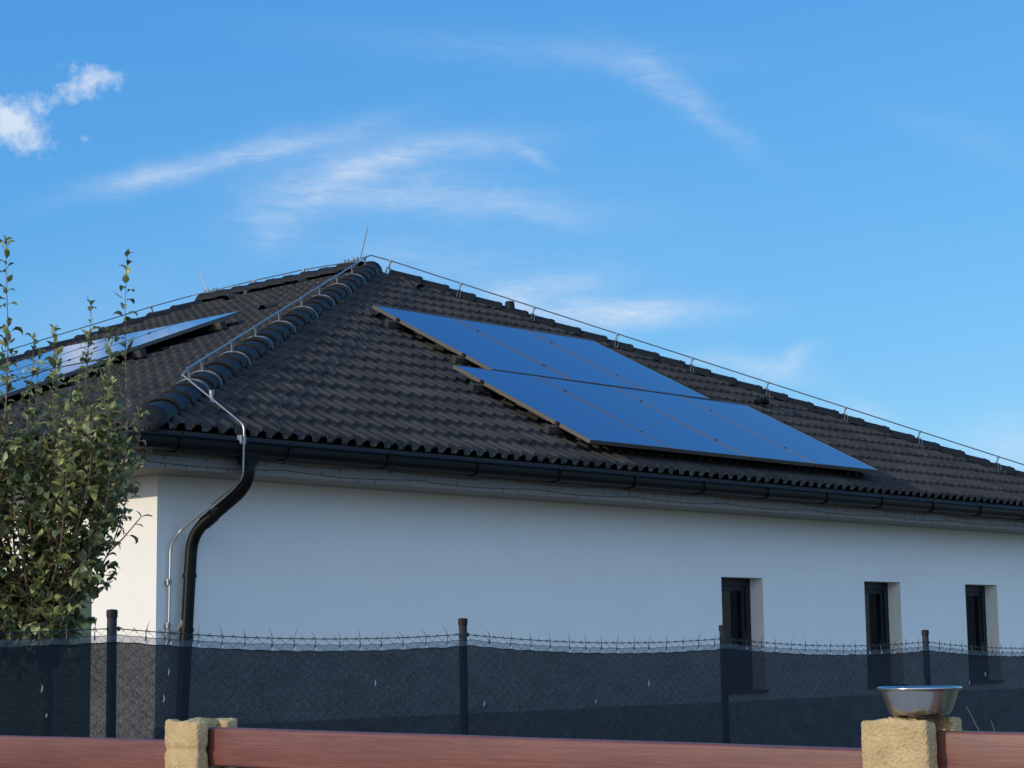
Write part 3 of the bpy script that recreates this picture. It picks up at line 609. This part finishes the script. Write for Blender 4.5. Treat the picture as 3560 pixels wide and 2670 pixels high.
while x<X1:
    ph=k%1; pts=[]; zt=wz(x)+.004; z=zt; j=0
    # each wire zigzags between two columns
    while z>.05:
        pts.append((x+(PD/2 if j%2 else 0)-(.0),FY+(.003 if j%2 else -.003),z)); z-=HD/2; j+=1
    mb.tube(pts,.0013,3,caps=False)
    # knuckle at the top
    mb.tube([(x-.010,FY-.004,zt-.014),(x-.004,FY,zt+.006),(x+.004,FY,zt+.006),(x+.012,FY-.004,zt-.018)],.0018,4)
    x+=PD/2
    # neighbouring wire mirrored
    pts=[]; z=wz(x)-.012; j=0
    while z>.05:
        pts.append((x+(PD/2 if j%2==0 else 0)-PD/2*0,FY+(.003 if j%2 else -.003),z)); z-=HD/2; j+=1
    x+=PD/2; k+=1
mb2=MB()
x=X0
while x<X1:   # counter zigzag closing the diamonds
    pts=[]; z=wz(x)+.004; j=0
    while z>.05: pts.append((x-(PD/2 if j%2 else 0),FY,z)); z-=HD/2; j+=1
    mb2.tube(pts,.0013,3,caps=False); x+=PD
o_=len(mb.v); mb.v+=mb2.v; mb.f+=[tuple(i+o_ for i in f_) for f_ in mb2.f]; mb.a+=mb2.a; mb.e+=mb2.e
mb.build('wire_mesh',MT['wire'],fe)
# privacy screen ---------------------------------------------------------
SY=FY-.034
ps=empty('privacy_screen',(0,SY,0)); tag(ps,'dark blue-green shade net tied to the chain-link fence','privacy screen')
hz=lambda x: wz(x)-.034+.002*math.sin(x*38)*1.0+.004*noise.noise(V((x*6,0,3)))
hb=lambda x: wz(x)-.070+.0025*math.sin(x*38+.4)+.006*noise.noise(V((x*5,2,3)))
mb=MB(); xs=[]; x=X0
while x<=X1: xs.append(x); x+=.04
rows=[]
for k in range(9):
    t=k/8; rows.append(mb.add([(x,SY+.006*math.sin(x*5+k)+.010*noise.noise(V((x*1.5,k,0))),hb(x)*(1-t)+.12*t) for x in xs]))
for a,b in zip(rows,rows[1:]):
    for i in range(len(xs)-1): mb.face(a+i,a+i+1,b+i+1,b+i)
mb.build('net',MT['screen'],ps,smooth='all')
mb=MB(); a=mb.add([(x,SY,hz(x)) for x in xs]); b=mb.add([(x,SY,hb(x)-.001) for x in xs])
for i in range(len(xs)-1): mb.face(a+i,a+i+1,b+i+1,b+i)
mb.build('hem',MT['hem'],ps)
mb=MB(); mb.tube([(x,SY-.002,hb(x)) for x in xs],.0028,4,caps=False); mb.tube([(x,SY-.002,hz(x)) for x in xs],.0014,4,caps=False); mb.build('hem_cord',MT['tie'],ps)
rg=random.Random(11); x=X0+.1; cnt=0
while x<X1 and cnt<99:
    if min(abs(x-p) for p in PX)>.05:
        t=MB(); z=wz(x); lean=rg.uniform(-.03,.03) if rg.random()<.8 else rg.uniform(-.07,.07); h=rg.uniform(.045,.075)*(1-abs(lean)*5)
        t.tube([(x,SY-.004,hz(x)-.012),(x+.002,SY-.006,z+.002),(x+lean*.4,SY-.008,z+h*.55),(x+lean,SY-.008,z+h)],[.0035,.0024,.0012,.0006],5)
        t.tube([(x,SY-.006,hz(x)-.018),(x,SY-.007,hz(x)+.002)],.0045,5)
        t.build('cable_tie',MT['tie'],ps,M=Matrix.Translation(V((x,SY,z)))); cnt+=1
        q=MB(); q.tube([(x+.001,SY-.012,hz(x)-.030),(x,SY-.012,hz(x)-.014)],.004,5)
        if x>-2.2 and x<9 and cnt<60: o=q.build('tie_head',MT['fleck'],ps)
    x+=.172+rg.uniform(-.02,.02)
for k in range(12):
    xx=rg.uniform(-4,7.5); zz=wz(xx)-rg.uniform(.14,.5); q=MB(); h=rg.uniform(.018,.04); q.tube([(xx,SY-.014,zz),(xx+.003,SY-.018,zz+h*.6),(xx+.001,SY-.012,zz+h)],[.003,.0028,.0008],5); q.build('loose_thread',MT['fleck'],ps)
# ------------------------------------------------------------------ wooden fence with concrete posts
XF=-4.37
wf=empty('wooden_fence',(XF,-7.4,0)); tag(wf,'red-brown board fence slotted between rough tan concrete posts','fence')
def rough_block(x0,x1,y0,y1,z0,z1,seed,groove=None,rad=.012,amp=.004,cell=.011,topf=None):
    nx,ny,nz=[max(2,int(round(d/cell))) for d in (x1-x0,y1-y0,min(z1-z0,.45))]
    zb=max(z0,z1-.45)
    bm=bmesh.new(); grid={}
    def vert(i,j,k):
        key=(i,j,k)
        if key not in grid:
            p=V((x0+(x1-x0)*i/nx,y0+(y1-y0)*j/ny,zb+(z1-zb)*k/nz)); 
            # round the upper and vertical edges
            c=V((min(max(p.x,x0+rad),x1-rad),min(max(p.y,y0+rad),y1-rad),min(p.z,z1-rad)))
            d=p-c
            if d.length>1e-7: 
                no=d.normalized(); p=c+no*rad
            else: no=V((0,0,0))
            nn=no if no.length else V((0,0,0))
            a=amp*noise.fractal(V((p.x*22+seed,p.y*22,p.z*22)),1,2,4)+amp*1.4*noise.noise(V((p.x*7,p.y*7+seed,p.z*7)))
            if groove:
                gz=groove+.006*noise.noise(V((p.y*15,seed,0)));a-=.007*math.exp(-((p.z-gz)/.010)**2)
            p+=nn*a
            if topf and k==nz: p.z+=topf(p.x,p.y)
            elif topf and k==nz-1: p.z+=topf(p.x,p.y)*.6
            grid[key]=bm.verts.new(p)
        return grid[key]
    for i in range(nx):
        for j in range(ny): bm.faces.new([vert(i,j,nz),vert(i+1,j,nz),vert(i+1,j+1,nz),vert(i,j+1,nz)])
    for i in range(nx):
        for k in range(nz):
            bm.faces.new([vert(i,0,k),vert(i+1,0,k),vert(i+1,0,k+1),vert(i,0,k+1)]); bm.faces.new([vert(i,ny,k),vert(i,ny,k+1),vert(i+1,ny,k+1),vert(i+1,ny,k)])
    for j in range(ny):
        for k in range(nz):
            bm.faces.new([vert(0,j,k),vert(0,j,k+1),vert(0,j+1,k+1),vert(0,j+1,k)]); bm.faces.new([vert(nx,j,k),vert(nx,j+1,k),vert(nx,j+1,k+1),vert(nx,j,k+1)])
    return bm
def hpost(ya,yb,ztf,ztb,seed,groove):
    """front flange ya..yb (y), web in the middle, rear flange"""
    yc=(ya+yb)/2; me=bpy.data.meshes.new('concrete_post'); bm=bmesh.new()
    tf_=lambda x,y: .008*noise.noise(V((x*18,y*18+seed,0)))+(.0)
    blocks=[rough_block(XF,XF+.047,ya,yb,0,ztf,seed,groove,.010,.0026,.006,topf=tf_),
            rough_block(XF+.040,XF+.118,yc-.04,yc+.04,0,(ztf+ztb)/2+.004,seed+3,None,.010,topf=lambda x,y:.010*noise.noise(V((x*30,y*30,seed)))),
            rough_block(XF+.115,XF+.158,ya+.004,yb-.004,0,ztb,seed+7,None,.007,.0026,.007,topf=tf_)]
    for b in blocks:
        t=bpy.data.meshes.new('tmp'); b.to_mesh(t); bm.from_mesh(t); b.free(); bpy.data.meshes.remove(t)
    zb=min(ztf,ztb)-.45
    bmesh.ops.recalc_face_normals(bm,faces=bm.faces)
    # plain shaft down to the ground
    for x0,x1,y0,y1 in ((XF+.001,XF+.046,ya,yb),(XF+.045,XF+.116,yc-.04,yc+.04),(XF+.116,XF+.157,ya+.004,yb-.004)):
        r_=bmesh.ops.create_cube(bm,size=1)['verts']; bmesh.ops.transform(bm,matrix=Matrix.Translation(V(((x0+x1)/2,(y0+y1)/2,(zb+.03)/2)))@Matrix.Diagonal(V((x1-x0,y1-y0,zb+.03,1))),verts=r_)
    M=WM[wf.name]; bm.transform(M.inverted()); bm.to_mesh(me); bm.free(); me.materials.append(MT['tan']); me.polygons.foreach_set('use_smooth',[True]*len(me.polygons)); me.set_sharp_from_angle(angle=R(50))
    return part('concrete_post',me,wf,M)
# left (far) post and right (near) post
hpost(-6.258,-6.092,1.205,1.207,3,1.118)
hpost(-8.778,-8.608,1.240,1.243,21,None)
hpost(-3.80,-3.63,1.16,1.16,31,None)
def board(y0,y1,za,zb,hgt,label=None):
    """board between y0 (near camera) and y1, top heights za, zb"""
    n=48; mb=MB(); rr=.0095; x0,x1=XF+.056,XF+.098
    sec=[(x0,-hgt+rr)]+[(x0+rr-rr*math.cos(PI/2*k/4),-rr+rr*math.sin(PI/2*k/4)) for k in range(5)]+[(x1-rr+rr*math.sin(PI/2*k/4),-rr+rr*math.cos(PI/2*k/4)) for k in range(5)]+[(x1,-hgt+rr)]+[(x1-rr+rr*math.cos(PI/2*k/3),-hgt+rr-rr*math.sin(PI/2*k/3)) for k in range(1,4)]+[(x0+rr-rr*math.sin(PI/2*k/3),-hgt+rr-rr*math.cos(PI/2*k/3)) for k in range(0,3)]
    rings=[]
    for i in range(n+1):
        t=i/n; y=y0+(y1-y0)*t; z=za+(zb-za)*t+.0012*noise.noise(V((y*3,z0s,0)))
        rings.append(mb.add([(sx,y,z+sz) for sx,sz in sec]))
    m_=len(sec)
    for a,b in zip(rings,rings[1:]):
        for j in range(m_): mb.face(a+j,a+(j+1)%m_,b+(j+1)%m_,b+j)
    mb.face(*[rings[0]+j for j in range(m_)]); mb.face(*[rings[-1]+j for j in range(m_)][::-1])
    o=mb.build('board',MT['wood'],wf,M=Matrix.Translation(V((x0,y0,za))),smooth=True)
z0s=0
for (y0,y1,za,zb) in ((-8.635,-6.235,1.173,1.184),(-6.115,-3.79,1.1415,1.133),(-11.2,-8.752,1.20,1.2165)):
    for k in range(5):
        z0s+=1.7; board(y0,y1,za-k*.139,zb-k*.139,.115)
# bowl ----------------------------------------------------------------------
BC=(-4.292,-8.716,1.249)
b=MB(); pr=[(.001,.0),(.058,.0),(.064,.003),(.070,.012),(.079,.036),(.0845,.052),(.0855,.0545),(.090,.0555),(.0925,.0575),(.0925,.060),(.090,.0615),(.086,.060),(.0825,.052),(.077,.034),(.068,.013),(.060,.006),(.001,.005)]
b.lathe(pr,BC,64); bo=b.build('metal_bowl',MT['steel'],None,M=Matrix.Translation(V(BC)),smooth='all'); tag(bo,'shiny round steel dog bowl on top of the near concrete post','bowl')
b=MB(); b.tube([(-4.345,-8.735,1.2475),(-4.30,-8.77,1.2475)],.0055,8); o=b.build('stick',MT['stick'],None,M=Matrix.Translation(V((-4.32,-8.75,1.2475)))); tag(o,'short dark stick wedged under the steel bowl','stick')
# ------------------------------------------------------------------ pear tree
TC=CAM+V((.7234,.6769,0))*11.5+V((.6845,-.7289,0))*((150-1780)/6785*11.5); TC.z=0
RR=V((.6845,-.7289,0)).normalized(); FF=V((.7234,.6769,0)).normalized()
tree=empty('pear_tree',TC); tag(tree,'young pear tree with upright leafy shoots behind the mesh fence','tree')
W_=lambda s_,d_,z_: TC+RR*s_+FF*d_+V((0,0,z_))
rt=random.Random(5)
tk=MB(); tk.tube([W_(.03,0,0),W_(.04,0,.6),W_(.05,.01,1.2),W_(.03,.0,1.62)],[.05,.045,.04,.036],12)
br=MB(); lv=MB()
def leaf(P,dirv,L_,W2,droop,fold,rnd,curl=0):
    d=V(dirv).normalized(); side=d.cross(V((0,0,1)))
    if side.length<.05: side=RR.copy()
    side.normalize(); side=(side+V((rt.uniform(-.4,.4),rt.uniform(-.4,.4),rt.uniform(-.35,.35)))).normalized(); nrm=side.cross(d).normalized()
    if nrm.z<0: nrm=-nrm
    if rt.random()<.3: droop*=-.5
    lv.rnd=rnd; K=4; idx=[]; p=V(P); ang=0
    ws=[.12,.85,1.0,.66,.03]
    for k in range(K+1):
        dd=(d*math.cos(ang)-nrm*math.sin(ang)); nn=(nrm*math.cos(ang)+d*math.sin(ang))
        w_=W2*ws[k]; idx.append(lv.add([p-side*w_+nn*w_*fold,p,p+side*w_+nn*w_*fold]))
        p=p+dd*(L_/K); ang+=droop/K
    for a,b_ in zip(idx,idx[1:]): lv.face(a,a+1,b_+1,b_); lv.face(a+1,a+2,b_+2,b_+1)
def shoot(s0,dep,ztip,r0,lean,dens,leafz,zs=1.5,tall=False):
    # path
    pts=[]; n=16
    for i in range(n+1):
        t=i/n; z=zs+(ztip-zs)*t; q=min(1,(z-zs)/1.05); k=q*(2-q)*.98 if q<1 else .98+.02
        wob=.014*math.sin(t*9+s0*20)
        pts.append(W_(s0*k+lean*max(0,t-.4)+wob,dep*k+.012*math.cos(t*7+dep*9),z))
    br.tube(pts,[max(.0016,r0*(1-i/n)**.8) for i in range(n+1)],6)
    # leaves in a spiral
    Ltot=sum((pts[i+1]-pts[i]).length for i in range(n)); s_=0; a=rt.uniform(0,6)
    while s_<Ltot:
        t=s_/Ltot; i=min(n-1,int(t*n)); fr=t*n-i; P=pts[i].lerp(pts[i+1],fr)
        if P.z>leafz and rt.random()<.92:
            a+=2.4+rt.uniform(-.4,.4); out=V((math.cos(a),math.sin(a),0)); up=rt.uniform(.15,.9) if t<.93 else 1.6
            d=(out+V((0,0,up))).normalized(); L_=rt.uniform(.050,.088)*(1 if t<.9 else .85); 
            pe=P+d*rt.uniform(.008,.028); br.tube([P,pe],.0012,3,caps=False)
            young=rt.random()
            rn=rt.random()**1.25*(.9 if t<.75 else 1.0)
            leaf(pe,d,L_,L_*rt.uniform(.24,.36),rt.uniform(.9,2.4),rt.uniform(.15,.75),rn)
        s_+=dens*rt.uniform(.7,1.3)
    for k in range(3): leaf(pts[-1],V((rt.uniform(-1,1),rt.uniform(-1,1),1.4)),.05,.014,rt.uniform(.8,1.6),.4,rt.uniform(.3,.9))
    return pts
talls=[(-.225,.0,3.86,.011,0),(.47,.05,3.77,.011,.02),(.27,-.1,3.45,.008,.02),(.34,.12,3.33,.007,.02),(.065,.0,3.32,.008,.0),(-.04,-.15,3.24,.007,0),(-.075,.15,3.20,.006,0),(-.28,.2,3.35,.008,0),(.18,.1,3.02,.007,0),(.245,-.05,3.28,.006,.02),(.57,-.1,2.80,.006,.02),(-.5,.0,3.5,.008,0),(.40,-.1,3.0,.006,0),(.12,-.2,3.0,.006,0)]
paths=[]
for s0,dp_,zt,r0,ln in talls: paths.append(shoot(s0,dp_,zt,r0,ln,.025,1.75,tall=True))
for k in range(50):
    s0=rt.uniform(-1.15,.50); dp_=rt.uniform(-.5,.5)*(1-.3*abs(s0)); zt=rt.uniform(2.5,3.2)-.25*max(0,s0-.3)
    paths.append(shoot(s0,dp_,zt,rt.uniform(.006,.011),rt.uniform(-.03,.03),.0195,1.5,zs=rt.uniform(1.42,1.65)))
# twigs filling the lower crown
def inside(s_,z):
    lim=.10+.38*min(1,max(0,(z-1.42)/.95))**.75 if z<2.4 else .50-.05*max(0,z-2.4)
    return s_<lim
for k in range(850):
    z=1.42+1.25*rt.random()**1.1; s0=rt.uniform(-1.1,.5); dp_=rt.uniform(-.42,.42)
    if not inside(s0,z): continue
    P=W_(s0,dp_,z); d=(RR*rt.uniform(-1,1)+FF*rt.uniform(-1,1)+V((0,0,rt.uniform(-.3,1)))).normalized(); L_=rt.uniform(.06,.16)
    br.tube([P,P+d*L_],[.003,.0015],4,caps=False)
    for j in range(rt.randint(5,9)):
        t=rt.random(); dd=(d+V((rt.uniform(-1,1),rt.uniform(-1,1),rt.uniform(-.4,.9)))*.9).normalized(); q=P+d*L_*t; LL=rt.uniform(.046,.080)
        leaf(q+dd*.01,dd,LL,LL*rt.uniform(.26,.38),rt.uniform(.8,2.6),rt.uniform(.1,.8),rt.random()**1.5*.96)
for k in range(230):
    z=rt.uniform(1.38,1.92); s0=rt.uniform(-1.0,.10+.22*(z-1.38)/.5); dp_=rt.uniform(-.30,.30)
    P=W_(s0,dp_,z); d=(RR*rt.uniform(-1,1)+FF*rt.uniform(-1,1)+V((0,0,rt.uniform(-.6,.6)))).normalized(); L_=rt.uniform(.05,.12)
    br.tube([P,P+d*L_],[.0025,.0015],4,caps=False)
    for j in range(rt.randint(5,8)):
        dd=(d+V((rt.uniform(-1,1),rt.uniform(-1,1),rt.uniform(-.6,.6)))*.9).normalized(); LL=rt.uniform(.05,.085)
        leaf(P+d*L_*rt.random(),dd,LL,LL*rt.uniform(.28,.40),rt.uniform(.6,2.0),rt.uniform(.1,.7),rt.random()**1.5*.95)
# outlying twig on the right
P0=W_(.40,-.05,1.99); P1=W_(.60,-.08,2.20); br.tube([P0,P0.lerp(P1,.5)-V((0,0,.01)),P1],[.005,.004,.003],6)
for q,dd,LL in ((P1,RR*.9+V((0,0,.35)),.075),(P1,-RR*.3+V((0,0,.9)),.055),(P0.lerp(P1,.8),RR+V((0,0,.1)),.06),(P0.lerp(P1,.3),RR*.5+V((0,0,-.5)),.05),(P0.lerp(P1,.5),V((0,0,1))+RR*.2,.05)): leaf(q,dd,LL,LL*.32,1.0,.3,.15)
# limbs
for s_,d_,z_ in ((.28,.1,2.15),(-.3,.1,2.2),(.10,-.12,2.3),(-.6,-.1,2.1),(-.1,.3,2.2),(.36,-.12,2.0)):
    tk.tube([W_(.03,0,1.50),W_(s_*.55,d_*.5,1.50+(z_-1.5)*.5),W_(s_,d_,z_)],[.026,.018,.011],8)
tk.build('trunk',MT['bark'],tree,smooth=True); br.build('branches',MT['stem'],tree,smooth=True); lv.build('crown',MT['leaf'],tree,smooth='all')
# ------------------------------------------------------------------ dry grass near the right post
gr=MB(); rgg=random.Random(3); GC=V((-2.60,-8.06,0))
for k in range(30):
    a=rgg.uniform(0,2*PI); rad=rgg.uniform(0,.09); P=GC+V((math.cos(a)*rad,math.sin(a)*rad,0)); h=rgg.uniform(.8,1.22); l=rgg.uniform(.0,.25); d=V((math.cos(a+rgg.uniform(-.6,.6)),math.sin(a),0))
    gr.tube([P,P+d*l*.25+V((0,0,h*.5)),P+d*l*.8+V((0,0,h*.9)),P+d*l*1.3+V((0,0,h))],[.0018,.0014,.001,.0005],4)
o=gr.build('dry_grass_tuft',MT['drygrass'],None,M=Matrix.Translation(GC)); tag(o,'thin tuft of dry grass before the dark screen at right edge','grass tuft')
